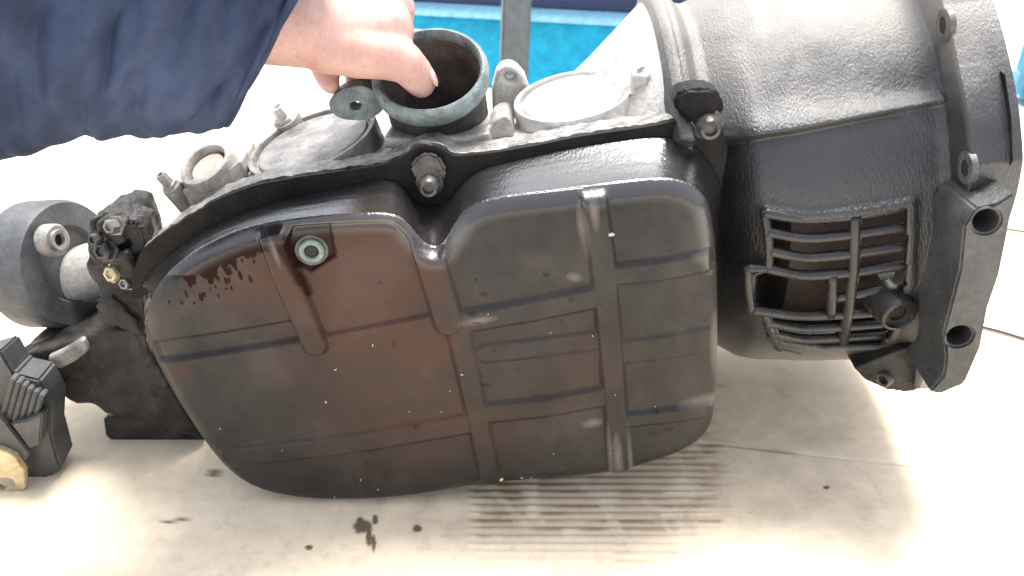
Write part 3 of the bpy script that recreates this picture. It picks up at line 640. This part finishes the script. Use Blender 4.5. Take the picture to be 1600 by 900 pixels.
for pts in ([(1194, 328), (1202, 380), (1201, 422)], [(1168, 416), (1169, 455), (1174, 490)], [(1194, 486), (1202, 515), (1218, 544)], [(1426, 316), (1424, 380), (1420, 445)], [(1166, 420), (1186, 418), (1204, 420)],
            [(1420, 436), (1404, 500), (1386, 542)]):
    bar(pts, .0034, .1685, 'window_edge')
# pale plates painting in the bright openings seen behind the bars
from_bm('opening_light', prism_bm(PX([(1372, 428), (1386, 418), (1400, 420), (1396, 434), (1376, 438)], .04), .004), 'fleck', bell)
from_bm('opening_light', prism_bm(PX([(1348, 462), (1362, 456), (1368, 466), (1352, 472)], .045), .004), 'fleck', bell)
# round boss by the window
bc = onbell(1402, 488, .007); ba = np.array([.15, -1, -.18])
from_bm('sensor_boss', lathe([(0, -.02), (.0165, -.02), (.0150, .000), (.0138, .004), (.0115, .005), (.0105, .002), (.0064, .002), (.0060, -.001), (0, -.001)], bc, ba, 40), 'casting_bar', bell)
from_bm('boss_bore', lathe([(0, -.001), (.0056, -.0003), (0, .0002)], bc, ba, 20), 'dark', bell)
# converter drum seen through the window
from_bm('torque_converter', lathe([(0, .0), (.12, .0), (.140, .010), (.140, .118), (.13, .126), (0, .126)], (.262, YC, VC), (1, 0, 0), 72), 'brown', gb)
# cone of the case beyond the bell's left lip
from_bm('case_cone', lathe([(0, -.075), (.10, -.075), (.118, -.05), (.161, .001), (0, .001)], (.19, YC, VC), (1, 0, 0), 80), 'alloy', gb)
# flange: ring bosses with holes on the face towards the pan
for (x, y, r) in ((1474, 40, .0120), (1508, 262, .0120)):
    c = LU(x, y, .3712)
    o = from_bm('bolt_boss', lathe([(.0055, -.004), (.0055, .0002), (.0062, .0009), (.0100, .0009), (.0112, .0002), (.0112, -.004)], c, (-1, 0, 0), 32), 'boss_ring', bell)
    from_bm('bolt_hole', lathe([(0, .0003), (.0056, .0003), (.0056, .0005), (0, .0006)], c, (-1, 0, 0), 20), 'dark', bell)
# lobes of the flange with wide holes
def ell(cx, cy, rx, ry, ang, n=22): 
    c, s = math.cos(R(ang)), math.sin(R(ang)); return [(cx + rx * math.cos(t) * c - ry * math.sin(t) * s, cy + rx * math.cos(t) * s + ry * math.sin(t) * c) for t in np.linspace(0, 2 * math.pi, n, endpoint=False)]
lobe_px = [(1500, 420), (1506, 352), (1526, 326), (1560, 318), (1588, 300), (1578, 350), (1562, 430), (1544, 482), (1532, 545), (1508, 600), (1470, 617), (1452, 612), (1474, 588), (1478, 560), (1474, 520)]
from_bm('flange_lobe', prism_bm(PX(lobe_px, -.030), .05, holes=[PX(ell(1542, 346, 22, 18, -25), -.030), PX(ell(1500, 526, 21, 15, -20), -.030)], bevel=.002, back_scale=.97), 'casting', bell)
for (x, y) in ((1542, 346), (1500, 526)): from_bm('hole_floor', lathe([(0, 0), (.0135, 0), (.0135, .002), (0, .002)], L(x, y, -.006), (0, -1, 0), 20), 'dark', bell)
lb = voxel(from_bm('lower_tab', prism_bm(PX([(1334, 575), (1352, 594), (1385, 609), (1415, 613), (1452, 606), (1482, 580), (1486, 545), (1460, 530), (1400, 548)], .036), .07, back_scale=.95), 'black_cast', bell), .0018, 3)
for (x, y) in ((1381, 592), (1459, 566)): from_bm('bolt_boss', lathe([(.0038, -.003), (.0038, .002), (.0055, .0028), (.0068, .001), (.0068, -.003)], L(x, y, .034), (-.9, -.7, 0), 24), 'black_bolt', bell)
# dark plate laid on the rim, painting in the shade of a slot
slot = [(1556, 112), (1563, 118), (1572, 180), (1575, 250), (1569, 262), (1563, 200)]
from_bm('rim_slot_shade', prism_bm([LU(x, y, .397) + np.array([0.0, -.006, .002]) for x, y in slot], .002), 'black_cast', bell)

# ------------------------------------------------------------------ person: hand through the tube rim, sleeve
G2W = lambda p: G0 + p[0] * U + p[1] * B + p[2] * V
TCw = G2W(TC); TAw = TA[0] * U + TA[1] * B + TA[2] * V; e1w = te1[0] * U + te1[1] * B + te1[2] * V; bw = tb[0] * U + tb[1] * B + tb[2] * V
def wallpt(phi, h, out): return TCw + (TR + out) * (math.cos(R(phi)) * e1w + math.sin(R(phi)) * bw) - h * TAw
pers = empty('person', tuple(W(300, 0, .0)), 'person in a dark navy work jacket gripping the round gearbox tube', 'person')
def capsule_chain(bm, pts, sub=8):
    for (p, r), (q, s) in zip(pts[:-1], pts[1:]):
        n = max(2, int(np.linalg.norm(np.array(q) - p) / (min(r, s) * .35)))
        for k in range(n + 1):
            t = k / n; c = np.array(p) * (1 - t) + np.array(q) * t; rad = r * (1 - t) + s * t
            bmesh.ops.create_icosphere(bm, subdivisions=2, radius=rad, matrix=Matrix.Translation(Vector(c)))
hb = bmesh.new()
def hp(x, y, d, rpx): return (W(x, y, d), rpx * mpp(d, y))
capsule_chain(hb, [hp(270, 20, .02, 66), hp(380, 40, .05, 60), hp(440, 48, .065, 57), hp(490, 55, .075, 55), hp(545, 55, .09, 60), hp(590, 50, .10, 60)])
capsule_chain(hb, [hp(490, 40, .085, 54), hp(560, 20, .115, 58), hp(605, 15, .125, 46)])
capsule_chain(hb, [hp(500, 70, .07, 44), hp(560, 82, .075, 42), hp(604, 88, .08, 38), hp(630, 97, .084, 34), hp(646, 112, .090, 30), hp(654, 123, .095, 28), hp(658, 130, .098, 24)])
fr = .0088
for (ph, h0, root) in ((150, .010, (612, 22, .130)), (150, .026, (590, 30, .135)), (155, .042, (565, 45, .135))):
    capsule_chain(hb, [hp(*root, 34), (wallpt(ph + 8, h0 - .02, .016), fr * 1.35), (wallpt(ph - 18, h0 - .004, .011), fr * 1.15), (wallpt(ph - 45, h0 + .008, .010), fr), (wallpt(ph - 66, h0 + .012, .009), fr * .85)])
capsule_chain(hb, [hp(525, 78, .115, 32), hp(508, 104, .12, 25), hp(512, 124, .115, 19), hp(518, 134, .108, 15)])
arm = from_bm('arm', hb, 'skin', pers, 180); voxel(arm, .0024, 6)
# thumb nail
nb2 = bmesh.new(); bmesh.ops.create_uvsphere(nb2, u_segments=20, v_segments=12, radius=1, matrix=Matrix.Translation(Vector(W(659, 124, .0945) + np.array([.0085, -.003, .0035]))) @ Matrix.Rotation(R(-22), 4, 'Y') @ Matrix.Diagonal((.0022, .0062, .0085, 1)))
nl = from_bm('thumbnail', nb2, mat('nail', (.66, .45, .40), .3), pers, 180); nl.location = -Vector(pers.location)
# sleeve
rings = [((362, 180), (545, -170), .050), ((352, 182), (530, -175), .046), ((300, 192), (455, -200), .042), ((240, 200), (370, -235), .036), ((190, 197), (300, -245), .03), ((150, 200), (240, -255), .024), ((75, 220), (120, -270), .010), ((0, 240), (0, -290), -.008), ((-120, 280), (-140, -320), -.03)]
def interp_rings(n):
    Kk = np.linspace(0, len(rings) - 1, n); out = []
    for k in Kk:
        i = min(int(k), len(rings) - 2); f = k - i; a, b = rings[i], rings[i + 1]
        out.append((np.array(a[0]) * (1 - f) + np.array(b[0]) * f, np.array(a[1]) * (1 - f) + np.array(b[1]) * f, a[2] * (1 - f) + b[2] * f, k))
    return out
RS = interp_rings(150); SG = 140; vs = []
for (b0, t0, d, k) in RS:
    pb_, pt_ = W(*b0, d), W(*t0, d); c = (pb_ + pt_) / 2; ex = (pb_ - pt_) / 2; rad = np.linalg.norm(ex)
    for s in range(SG):
        a = 2 * math.pi * s / SG; v = math.cos(a); w = math.sin(a)
        # folds run obliquely from the cuff up the arm
        fo = .0032 * math.sin(k * 2.1 + a * 2.0 + 1.3 * math.sin(a * 1.5 + k)) + .003 * math.sin(k * 4.3 - a * 3.1 + .8) + .0018 * math.sin(k * 9 + a * 5 + 2 * math.sin(k))
        fo *= min(1, k / .9) * (1.4 - 1.3 * max(0, v) ** 2)
        for (k0, s_, wd, am) in ((1.3, 1.1, .16, .006), (2.3, .9, .22, .007), (3.3, 1.3, .2, .006), (4.6, 1.0, .25, .007), (5.8, .8, .22, .006)):
            kk_ = k - k0 - s_ * (a - 1.5 * math.pi) - .12 * math.sin(3 * a + k0)
            am *= .55; fo -= am * math.exp(-(kk_ / wd) ** 2) * math.exp(-((a - 1.5 * math.pi) / .95) ** 2) - .6 * am * math.exp(-((kk_ - 1.7 * wd) / wd) ** 2) * math.exp(-((a - 1.5 * math.pi) / .95) ** 2)
        fo += .0014 * (1 - min(1, max(0, (k - .55) / .05))) - .0012 * math.exp(-((k - .5) / .035) ** 2)
        sc = 1 + (fo - .003) / rad
        vs.append(c + sc * (v * ex + w * rad * .8 * np.array([0, .9, .2])))
fs = [(i * SG + s, i * SG + (s + 1) % SG, (i + 1) * SG + (s + 1) % SG, (i + 1) * SG + s) for i in range(len(RS) - 1) for s in range(SG)]
sl_ = pydata('jacket_sleeve', vs, fs, 'navy', pers, 180)
so = sl_.modifiers.new('thickness', 'SOLIDIFY'); so.thickness = .003; so.offset = 0
for o in (arm, sl_):
    o.location = -Vector(pers.location)

# ------------------------------------------------------------------ background: blue painted bin, grey post, cables
def box_bm(p0, p1, bev=.003):
    bm = bmesh.new(); bmesh.ops.create_cube(bm, size=1)
    for v in bm.verts: v.co = Vector([(p0[i] + p1[i]) / 2 + v.co[i] * (p1[i] - p0[i]) for i in range(3)])
    if bev: bmesh.ops.bevel(bm, geom=list(bm.edges), offset=bev, segments=2, affect='EDGES')
    return bm
bl = empty('blue_skip', (0.1, 1.70, 0), 'bright blue painted metal skip with dark navy upper side behind the gearbox', 'skip')
bl.rotation_euler = (0, 0, R(-13))
def yz_prism(poly, x0, x1): return prism_bm([(x0, y, z) for y, z in poly], x1 - x0, n=(1, 0, 0), bevel=.002)
from_bm('lower_side', yz_prism([(0, -.01), (.06, .115), (.12, .115), (.12, -.01)], -.37, .75), 'blue', bl)
from_bm('rim_rail', yz_prism([(.045, .112), (.045, .124), (.075, .13), (.10, .13), (.10, .1155)], -.37, .75), 'white_paint', bl)
from_bm('upper_side', yz_prism([(.082, .131), (.10, .40), (.16, .40), (.16, .131)], -.37, .75), 'navy_paint', bl)
pb0 = GND(800, 245)
pp = empty('metal_post', (GND(798, 245)[0], pb0[1], 0), 'upright grey flat metal post standing behind the gearbox tube', 'post')
pp.rotation_euler = (0, R(2.0), R(8))
po = from_bm('post_bar', box_bm((-.021, -.012, -.012), (.021, .012, 1.1), .003), 'post', pp)
from_bm('post_foot', box_bm((-.05, -.04, -.0115), (.05, .04, -.004), .002), 'post', pp)
def cable(pts, r, label):
    P3 = smooth_poly(np.array([GND(x, y, r + .0005) for x, y in pts]), .02, 3, False)
    tag(from_bm('cable', tube(P3, r, 8), 'cable', None, 180), label, 'cable', 'black cables on the floor')
cable([(1490, 500), (1535, 512), (1568, 516), (1600, 527), (1680, 560)], .0016, 'thin black cable on the pale floor below the flange, nearer one')
cable([(1540, 352), (1570, 358), (1605, 364), (1700, 370)], .0012, 'thinner black cable on the floor right of the flange, higher in view')
sb = empty('teal_bottle', tuple(GND(1630, 150)), 'teal plastic scrap standing on the floor beyond the flange, far right', 'plastic scrap')
c0 = np.zeros(3)
o = from_bm('crumpled_body', box_bm((-.05, -.04, -.004), (.06, .04, .10), .01), 'blue', sb)
from_bm('scrap_tab', box_bm((-.10, -.01, -.004), (-.06, .01, .05), .004), 'white_paint', sb)
